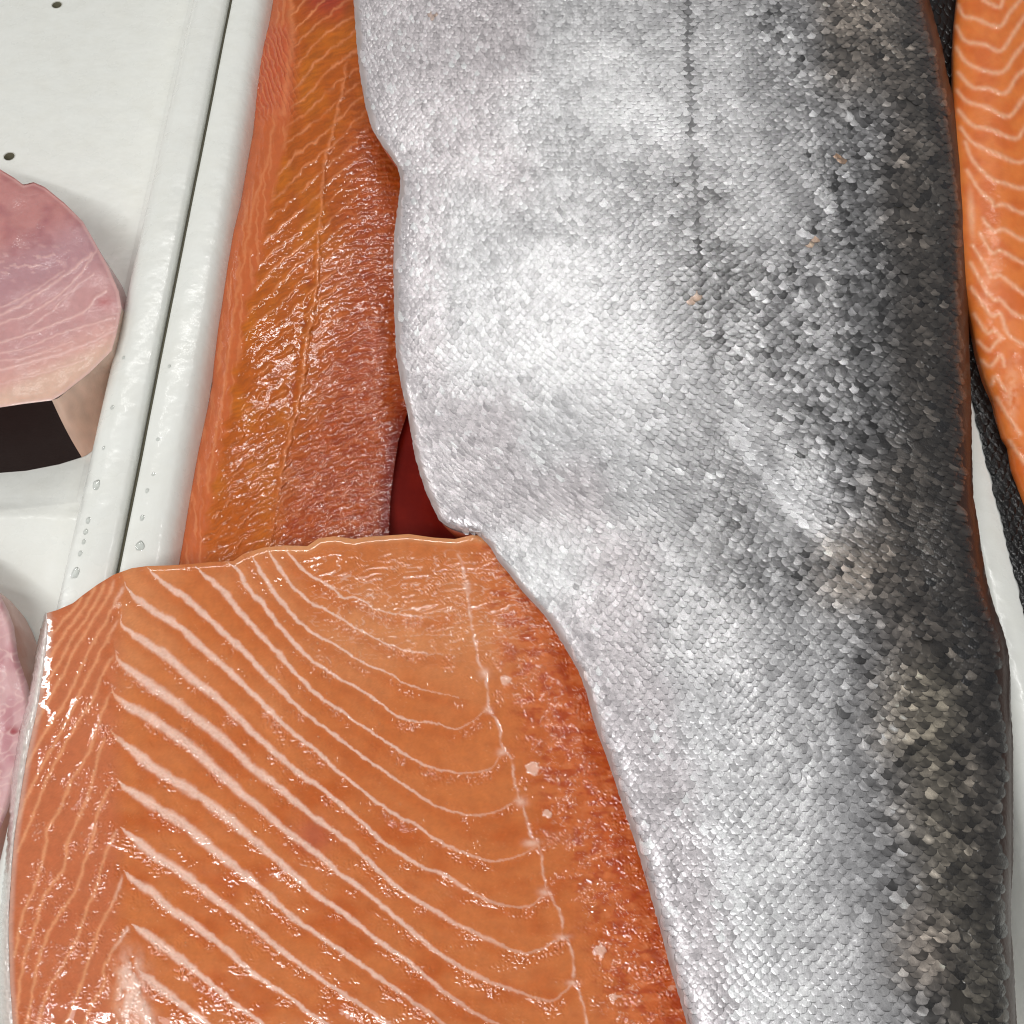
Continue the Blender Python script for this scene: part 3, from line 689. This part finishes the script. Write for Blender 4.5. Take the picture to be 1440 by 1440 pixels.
# lateral line x as a function of y
LATp = np.array([(-260,958),(0,966),(100,969),(220,975),(300,980),(400,985),(480,990),(560,1012),(620,1042),(680,1085),(740,1130),(820,1170),(1000,1215),(1440,1290),(1700,1320)], float)
def lat(y): return np.interp(y, LATp[:, 0], LATp[:, 1])
TONE = []   # (x, y, grey with lighting mixed into the pigment, tint) tint: 0 silver, 1 pinkish lilac, 2 brown, 3 gold
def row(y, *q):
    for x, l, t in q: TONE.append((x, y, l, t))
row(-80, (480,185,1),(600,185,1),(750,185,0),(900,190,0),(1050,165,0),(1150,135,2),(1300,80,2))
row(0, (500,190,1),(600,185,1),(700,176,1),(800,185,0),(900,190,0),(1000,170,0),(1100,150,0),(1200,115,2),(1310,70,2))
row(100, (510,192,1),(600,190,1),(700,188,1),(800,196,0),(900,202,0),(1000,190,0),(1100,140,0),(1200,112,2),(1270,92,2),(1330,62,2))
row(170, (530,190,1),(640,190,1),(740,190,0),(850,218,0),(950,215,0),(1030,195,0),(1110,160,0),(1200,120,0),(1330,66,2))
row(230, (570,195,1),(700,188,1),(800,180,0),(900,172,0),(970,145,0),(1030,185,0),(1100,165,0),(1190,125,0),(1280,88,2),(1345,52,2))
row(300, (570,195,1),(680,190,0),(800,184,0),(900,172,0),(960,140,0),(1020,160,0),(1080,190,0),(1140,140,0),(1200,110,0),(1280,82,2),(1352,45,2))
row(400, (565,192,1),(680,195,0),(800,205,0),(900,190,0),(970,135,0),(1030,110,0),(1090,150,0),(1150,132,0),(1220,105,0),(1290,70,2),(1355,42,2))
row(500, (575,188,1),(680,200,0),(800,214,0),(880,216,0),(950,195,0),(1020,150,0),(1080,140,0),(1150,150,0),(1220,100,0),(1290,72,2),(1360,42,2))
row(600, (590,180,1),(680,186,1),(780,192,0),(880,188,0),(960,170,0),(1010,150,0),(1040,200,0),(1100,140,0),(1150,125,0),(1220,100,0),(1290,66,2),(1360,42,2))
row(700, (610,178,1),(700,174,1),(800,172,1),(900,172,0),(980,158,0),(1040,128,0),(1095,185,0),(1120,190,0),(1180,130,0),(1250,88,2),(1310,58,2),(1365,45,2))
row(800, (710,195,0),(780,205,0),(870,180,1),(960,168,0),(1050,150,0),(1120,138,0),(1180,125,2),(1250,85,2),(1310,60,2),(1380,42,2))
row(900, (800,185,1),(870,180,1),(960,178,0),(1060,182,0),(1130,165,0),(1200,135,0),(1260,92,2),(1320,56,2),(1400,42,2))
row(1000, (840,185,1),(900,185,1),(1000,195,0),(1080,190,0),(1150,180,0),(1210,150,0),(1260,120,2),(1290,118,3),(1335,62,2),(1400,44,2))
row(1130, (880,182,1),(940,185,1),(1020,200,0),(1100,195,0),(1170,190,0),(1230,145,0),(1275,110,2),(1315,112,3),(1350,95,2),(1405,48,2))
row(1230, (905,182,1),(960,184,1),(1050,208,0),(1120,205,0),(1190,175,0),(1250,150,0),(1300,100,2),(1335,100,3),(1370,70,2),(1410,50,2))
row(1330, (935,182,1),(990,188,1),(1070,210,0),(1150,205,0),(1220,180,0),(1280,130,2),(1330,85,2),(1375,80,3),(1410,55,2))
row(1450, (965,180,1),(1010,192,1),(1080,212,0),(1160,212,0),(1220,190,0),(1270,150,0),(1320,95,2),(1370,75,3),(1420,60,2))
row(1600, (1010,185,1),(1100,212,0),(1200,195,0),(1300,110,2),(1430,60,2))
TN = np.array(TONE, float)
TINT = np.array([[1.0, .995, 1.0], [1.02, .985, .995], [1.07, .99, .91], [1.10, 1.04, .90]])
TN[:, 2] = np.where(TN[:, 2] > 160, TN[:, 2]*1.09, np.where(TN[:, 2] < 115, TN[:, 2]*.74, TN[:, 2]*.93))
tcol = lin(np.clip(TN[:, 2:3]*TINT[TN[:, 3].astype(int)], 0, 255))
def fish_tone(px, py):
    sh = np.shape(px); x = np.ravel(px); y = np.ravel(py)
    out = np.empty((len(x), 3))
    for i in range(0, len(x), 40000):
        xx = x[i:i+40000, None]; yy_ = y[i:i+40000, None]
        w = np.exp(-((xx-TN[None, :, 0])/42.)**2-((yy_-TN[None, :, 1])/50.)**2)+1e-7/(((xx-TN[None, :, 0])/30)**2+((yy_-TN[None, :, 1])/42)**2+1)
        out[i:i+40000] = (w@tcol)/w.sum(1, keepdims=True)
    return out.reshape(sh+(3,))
nu, nv = 260, 520
v = np.linspace(-240, 1620, nv); uu = np.linspace(0, 1, nu)
ue = .5-.5*np.cos(uu*math.pi); ue = .6*ue+.4*uu
l = xL(v)+1.2*noise(v/7, v*0, 210); r = xR(v)+1.0*noise(v/8, v*0, 211)
PX = l[:, None]*(1-ue)+r[:, None]*ue; PY = np.repeat(v[:, None], nu, 1)
Z = fish_z(PX, PY)
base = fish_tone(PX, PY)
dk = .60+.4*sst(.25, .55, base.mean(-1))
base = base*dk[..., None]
edge = sst(16, 3, PX-l[:, None]); base = base*(1-edge[..., None])+lin((166, 155, 153))*edge[..., None]
edge = sst(34, 8, r[:, None]-PX)*.8; base = base*(1-edge[..., None])+lin((58, 34, 24))*edge[..., None]
base *= (1+.12*fbm(PX/18, PY/18, 212))[..., None]
P = at(PX, PY, Z)
fish = empty('salmon_fillet', 'large silver scaled salmon fillet lying skin side up with a dark back', 'fish fillet', tuple(at(1000, 700, .02)))
off = np.array(fish.location)
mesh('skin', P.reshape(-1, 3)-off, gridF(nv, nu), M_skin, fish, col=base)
# skin rolls under, then flesh
Lr = P[:, 0]; Rr = P[:, -1]
def side(edge, sgn, name, m, steps, cols, start=0, z0=None):
    rows = [edge+np.array([sgn*a_, 0, -d_]) for a_, d_ in steps]
    cs = np.array([np.repeat(lin(c)[None], len(edge), 0)*(1+.2*noise(v/10, v*0+k, 220))[:, None] for k, c in enumerate(cols)])
    mesh(name, np.array(rows).reshape(-1, 3)-off, gridF(len(rows), len(edge), flip=sgn > 0), m, fish, col=cs)
side(Lr, 1, 'skin_edge', M_film, [(0, 0), (.0001, .0008), (.0006, .0018), (.0016, .0026)], [(166, 155, 153)]*4)
side(Lr, 1, 'flesh', M_flesh, [(.0016, .0026), (.0014, .0040), (.0020, .0070), (.0040, .0120)], [(206, 130, 110), (190, 96, 66), (170, 74, 36), (150, 60, 30)])
side(Rr, -1, 'flesh', M_brown, [(0, 0), (.0002, .002), (.0012, .006), (.0030, .012), (.004, .020)], [(90, 44, 26)]*5)

# scale lattice
def p_row(y): return 4.7+4.0*np.clip((y+200)/1700., 0, 1)
ytab = np.linspace(-260, 1640, 2000); rtab = np.cumsum(np.r_[0, np.diff(ytab)/p_row(ytab[1:])])
def s_col(y): return 13.0+7.6*np.clip((y+100)/1600., 0, 1)
def l2p(c, r):
    r_ = r-.0016*(c+4)**2
    y = np.interp(r_, rtab, ytab)
    x = lat(y)+np.where(c < 0, -62*(1-np.exp(np.minimum(c, 0)/62.)), c)*s_col(y)
    return x+4*noise(x/90, y/80, 301), y+4*noise(x/90, y/70, 303)+.6*noise(x/30, y/30, 304)
rows_n = int(rtab[-1]); cc, rr = np.meshgrid(np.arange(-64, 34), np.arange(0, rows_n+6)); cc = (cc+.5*(rr % 2)).ravel().astype(float); rr = rr.ravel().astype(float)
px, py = l2p(cc, rr)
hw = s_col(py)*.5
keep = (px > xL(py)+hw*.6+5+5*noise(py/30, py*0, 312)) & (px < xR(py)-hw*1.1-8-6*noise(py/40, py*0, 311)) & (py > -230) & (py < 1600)
gash = [(1190,72,22,6),(1165,50,14,5),(1177,144,12,5),(1199,157,12,5),(1284,147,12,5),(1266,141,10,4),(1266,295,18,6),(1196,257,12,5),(1284,332,22,7),(1153,399,16,7),(1281,390,18,5),(1220,397,16,5),(1306,269,9,5),
        (1173,517,18,7),(1232,481,14,6),(1286,535,16,6),(1294,617,12,9),(1202,673,10,6),(1252,729,12,8),(1177,710,12,6),(1207,767,12,5),(1118,155,10,8),(1150,598,10,5),(1235,612,16,5),(1350,1410,20,24),(1305,905,12,7),(1330,1140,10,8),(1040,350,34,9),(1070,385,26,9),(1010,275,18,6)]
kill = np.zeros(len(px), bool)
for (x, y, a, b) in gash[:-3]:
    dx = px-x; dy = py-y-dx*.22
    kill |= (dx/a)**2+(dy/b)**2 < 1
kill |= (rng.random(len(px)) < .012)
keep &= ~kill
px = px[keep]; py = py[keep]; cc = cc[keep]; rr = rr[keep]
V, A, B, qx, qy = build_scales(cc, rr, l2p, fish_z, up=.00034, jit=.45, seed=11)
n = len(V)
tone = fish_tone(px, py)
lum = tone.mean(-1)
g = np.random.default_rng(21)
var = g.standard_normal(n)
backness = sst(.42, .10, lum)
patch = noise(px/38, py/30, 230)+.5*noise(px/12, py/9, 231)
f = np.exp(var*(.13+.29*backness)+patch*(.10+.32*backness))
f = np.where((g.random(n) < .10*backness+.01), f*1.7, f)
tone = tone*f[:, None]
blk = g.random(n) < .10*backness; tone = np.where(blk[:, None], tone*.25, tone)
for (x, y, a, b) in gash[-3:]:
    q = np.exp(-(((px-x)/a)**2+((py-y-(px-x)*.1)/b)**2)); tone = tone*(1-.75*q[:, None])
for (x, y) in ((1180,222),(974,420),(1145,340),(608,24)):
    q = (np.hypot(px-x, (py-y)*1.5) < 8)[:, None]; tone = np.where(q, .5*tone+.5*lin((176, 128, 80)), tone)
# lateral line scales
dl = np.abs(px-lat(py)); q = np.exp(-(dl/4.5)**2)*sst(620, 420, py)*.68; tone = tone*(1-q[:, None])
# light and shade of the diagonal fold put into scale colour: bright above, dark below
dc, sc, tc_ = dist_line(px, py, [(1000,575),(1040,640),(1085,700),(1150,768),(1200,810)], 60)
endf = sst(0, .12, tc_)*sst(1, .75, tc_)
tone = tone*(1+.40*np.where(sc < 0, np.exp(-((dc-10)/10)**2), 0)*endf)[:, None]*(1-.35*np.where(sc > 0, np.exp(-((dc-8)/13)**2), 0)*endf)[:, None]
tone = np.clip(tone, .006, .86)
# within each scale: darker towards the free margin on the back, paler margin on the belly
outl = np.clip(.30+.70*sst(760, 960, px)-.1*sst(900, 1100, py)*sst(1150, 1000, px), 0, 1)*(.88+.12*backness)
mar = np.clip((B > 1.)+.9*(np.abs(A) > .9)*(B > -.7), 0, 1)
vc = tone[:, None, :]*(1-outl[:, None]*mar)[..., None]*(1+(.35*backness-.05)[:, None]*(.5+sst(-1., 0, B)*sst(1.1, .4, B)))[..., None]*1.12  # centres of back plates brightened, a highlight painted into the colour
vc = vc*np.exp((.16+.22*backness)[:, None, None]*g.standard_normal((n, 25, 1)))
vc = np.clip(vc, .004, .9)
# the 300 plates that show largest are parts of their own
area_ = np.where((px > 20) & (px < 1420) & (py > 20) & (py < 1425) & (px > xL(py)+40) & (px < xR(py)-60), s_col(py)*p_row(py), 0)
order = np.argsort(-area_); big = order[:300]; rest = order[300:]
F = (SF[None]+25*np.arange(len(rest))[:, None, None]).reshape(-1, 4)
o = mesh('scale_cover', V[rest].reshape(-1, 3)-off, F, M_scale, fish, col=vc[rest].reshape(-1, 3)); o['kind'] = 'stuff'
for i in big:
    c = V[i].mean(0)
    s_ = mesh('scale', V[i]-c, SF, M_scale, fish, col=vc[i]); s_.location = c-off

# ------------------------------------------------------------------ fish steaks at the left
def wall(top, bot, ztop, zbot, name, m, parent, off, colr, n=80, k=10, bulge=0.):
    a = resample(top, n); b = resample(bot, n); A_ = at(a[:, 0], a[:, 1], ztop); B2 = at(b[:, 0], b[:, 1], zbot)
    rows = []; cols = []
    for i, f in enumerate(np.linspace(0, 1, k)):
        q = A_*(1-f)+B2*f; q[:, 1] -= bulge*math.sin(f*math.pi); rows.append(q)
        c = lin(colr[0])*(1-f)+lin(colr[1])*f
        cols.append(np.repeat(c[None], n, 0)*(1+.15*noise(np.arange(n)/6., np.full(n, f*5), 240))[:, None])
    return mesh(name, np.array(rows).reshape(-1, 3)-off, gridF(k, n), m, parent, col=np.array(cols))
ZS = .040
st1 = empty('fish_steak', 'thick rosy fish steak with a band of black skin on its near side', 'fish steak', tuple(at(20, 480, 0)))
off = np.array(st1.location)
ST = [(-150,215),(-60,222),(0,238),(20,250),(33,260),(47,256),(63,263),(90,285),(117,312),(133,340),(153,377),(167,410),(171,433)]
SR = [(171,433),(168,450),(163,473),(157,493),(125,525),(90,553)]
SB = [(-150,585),(0,573),(33,568),(73,563),(90,553)]
SL = [(-150,215),(-150,585)]
nu, nv = 300, 260
PX, PY = coons(SL, ST, SR, SB, nu, nv)
e = np.minimum(dist_line(PX, PY, ST, 30)[0], dist_line(PX, PY, SR+SB[::-1], 30)[0])
wx = PX+1.5*noise(PX/11, PY/11, 250); wy = PY+1.5*noise(PX/11, PY/11, 251)
base = np.empty(PX.shape+(3,)); base[:] = lin((186, 126, 122))
band = PY+.45*PX
mixc(lin((180, 134, 138)), sst(330, 390, band)); mixc(lin((194, 144, 142)), sst(405, 470, band)); mixc(lin((208, 158, 148)), sst(500, 540, band))
mixc(lin((214, 176, 156)), sst(535, 565, band)); mixc(lin((176, 88, 90)), np.exp(-((PX-146)/12)**2-((PY-425)/9)**2)*.6)
mixc(lin((150, 84, 92)), np.clip(fbm(PX/50, PY/35, 252)*1.2, 0, .6)*sst(420, 360, band))
fat = np.zeros(PX.shape)
for l_, w, s_ in (([(-80,470),(0,443),(43,420),(83,393),(130,357)],2.2,.6), ([(-60,480),(0,455),(50,437),(100,400),(136,352)],1.6,.6), ([(-30,490),(30,473),(73,457),(120,437),(133,420),(150,410)],1.8,.7),
    ([(-60,505),(0,497),(43,487),(87,468),(133,455),(160,445)],1.6,.6), ([(-60,512),(0,507),(33,503),(67,493),(100,480)],1.6,.5), ([(-60,528),(0,520),(50,507),(100,493),(163,465)],2.2,.8),
    ([(-60,450),(0,432),(43,412),(90,380)],1.4,.5), ([(40,462),(80,430),(110,400),(132,385)],1.4,.4), ([(0,540),(60,525),(120,505)],1.6,.4)):
    d = dist_line(wx, wy, smooth_line(l_, 4), 12)[0]; fat = np.maximum(fat, s_*np.exp(-(d/w)**2))
fl_ = np.exp(-((PX-40)/60)**2-((PY-370-.2*(40-PX))/24)**2)*sst(.25, .6, fbm(PX/16, PY/7, 253)*1.4); fat = np.maximum(fat, fl_*.5)
fat = np.maximum(fat, sst(6, 1.5, e)*.5)
base = base*(1-fat[..., None])+lin((226, 184, 176))*fat[..., None]
base *= (1+.07*fbm(PX/10, PY/10, 254))[..., None]
Z = ZS-.0012*(1-np.clip(e/14, 0, 1))**2+.0006*noise(PX/40, PY/30, 255)-.001*sst(420, 300, band)+fat*.00025
P = at(PX, PY, Z)
mesh('flesh', P.reshape(-1, 3)-off, gridF(nv, nu), M_steak, st1, col=base)
zt = ZS-.0012
wall([(-150,585),(0,573),(33,568),(73,563)], [(-150,672),(0,665),(37,662),(83,653),(115,643)], zt, .0005, 'skin', M_steak_skin, st1, off, ((40,26,25),(34,22,22)), bulge=.001)
wall([(73,563),(82,560),(92,552),(125,525),(157,493),(163,473),(168,450),(171,433)], [(115,643),(122,640),(130,634),(158,590),(178,540),(186,490),(190,450)], zt, .0005, 'side_flesh', M_steak, st1, off, ((226,192,172),(206,164,142)), bulge=.001)
wall(ST[::-1], [(190,450),(172,402),(150,368),(105,315),(60,285),(0,268),(-150,245)], zt, .0005, 'back_side', M_steak, st1, off, ((200,150,150),(190,140,140)))
st2 = empty('fish_steak', 'pale pink fish steak with a small blood spot, partly under the light orange salmon', 'fish steak', tuple(at(-20, 1000, 0)))
off = np.array(st2.location)
UT = [(-140,760),(-60,790),(0,836),(12,860),(20,882)]; UR = [(20,882),(26,925),(40,965),(46,1010),(36,1060),(22,1105),(11,1142),(0,1168),(-30,1200)]
UB = [(-140,1230),(-30,1200)]; UL = [(-140,760),(-140,1230)]
PX, PY = coons(UL, UT, UR, UB, 150, 260)
wx = PX+2*noise(PX/11, PY/11, 260); wy = PY+2*noise(PX/11, PY/11, 261)
base = np.empty(PX.shape+(3,)); base[:] = lin((206, 164, 164))
mixc(lin((186, 128, 134)), np.clip(.2+fbm(PX/26, PY/50, 262)*1.5, 0, .8)); mixc(lin((150, 40, 50)), np.exp(-((wx-20)/10)**2-((wy-1028)/6)**2)*.85)
fat = sst(.75, .98, 1-np.abs(noise(wx/30, wy/16+wx/40, 263))*2)*.6
base = base*(1-fat[..., None])+lin((224, 190, 184))*fat[..., None]
e = dist_line(PX, PY, UT+UR[1:], 30)[0]
P = at(PX, PY, .030-.003*(1-np.clip(e/12, 0, 1))**2+.0006*noise(PX/20, PY/20, 264))
mesh('flesh', P.reshape(-1, 3)-off, gridF(260, 150), M_steak, st2, col=base)
Vs, Fs = skirt(ring_of(P[::4, ::4]), [(-.0008, .003), (-.001, .010), (0, .024)])
cs = np.empty((len(Vs), 3)); cs[:] = lin((170, 120, 104)); mesh('side_flesh', Vs-off, Fs, M_steak, st2, col=cs)

# ------------------------------------------------------------------ water drops on the rims
def drop(px, py, z, rad, label, group, ar=1.3):
    c = at(px, py, z); k = 8; n = 14
    rows = []
    for i in range(k):
        t = i/(k-1)*math.pi/2; rr_ = rad*math.cos(t)
        a = np.linspace(0, 2*math.pi, n, endpoint=False)
        rows.append(np.c_[rr_*np.cos(a)*(1+.15*np.sin(2*a+px)), ar*rr_*np.sin(a)*(1+.12*np.cos(3*a+py)), np.full(n, rad*.24*math.sin(t))])
    V = np.array(rows).reshape(-1, 3)
    F = np.array([[q*n+i, q*n+(i+1) % n, (q+1)*n+(i+1) % n, (q+1)*n+i] for q in range(k-1) for i in range(n)])
    o = mesh('water_drop', V, F, M_water); o.location = c; tag(o, label, 'water drop', group)
DROPS = [
 (136,682,.0020,.0346,'largest round water drop halfway down the right rim of the steak tray'),
 (124,732,.0012,.0346,'small water drop below the largest one on the steak tray rim'),
 (121,748,.0011,.0346,'water drop in the middle of the row on the steak tray rim'),
 (118,762,.0010,.0346,'fourth water drop down the row on the steak tray rim'),
 (113,778,.0010,.0346,'water drop just above the lowest big drop on the steak tray rim'),
 (106,806,.0019,.0346,'big water drop on the steak tray rim nearest the orange salmon piece'),
 (158,573,.0009,.0346,'lone water drop high on the steak tray rim beside the black skin'),
 (146,630,.0008,.0346,'speck of water above the largest drop on the steak tray rim'),
 (174,503,.0008,.0346,'topmost speck of water on the steak tray rim'),
 (216,667,.0009,.0349,'small water drop on the white rim beside the amber fillet, above a trail of drops'),
 (207,690,.0009,.0349,'second water drop of the trail on the rim beside the amber fillet'),
 (200,728,.0011,.0349,'water drop midway along the rim beside the amber fillet'),
 (197,768,.0018,.0349,'largest water drop on the rim beside the amber fillet, near the salmon piece'),
 (222,618,.0008,.0349,'speck of water on the rim level with the dark red slice'),
 (238,515,.0008,.0349,'topmost speck of water on the rim beside the amber fillet'),
 (1392,722,.0014,.0344,'water drop on the right white rim beside the black skin'),
 (1394,768,.0016,.0344,'wide water drop on the right white rim, second from the top'),
 (1408,812,.0012,.0344,'water drop on the right white rim where it widens'),
 (1376,640,.0008,.0344,'speck of water near the narrow top of the right white rim'),
 (1434,905,.0012,.0344,'lowest water drop on the right white rim at the photo edge')]
for (x, y, r_, z, l_) in DROPS: drop(x, y, z, r_, l_, 'water drops on the tray rims', 1.35)
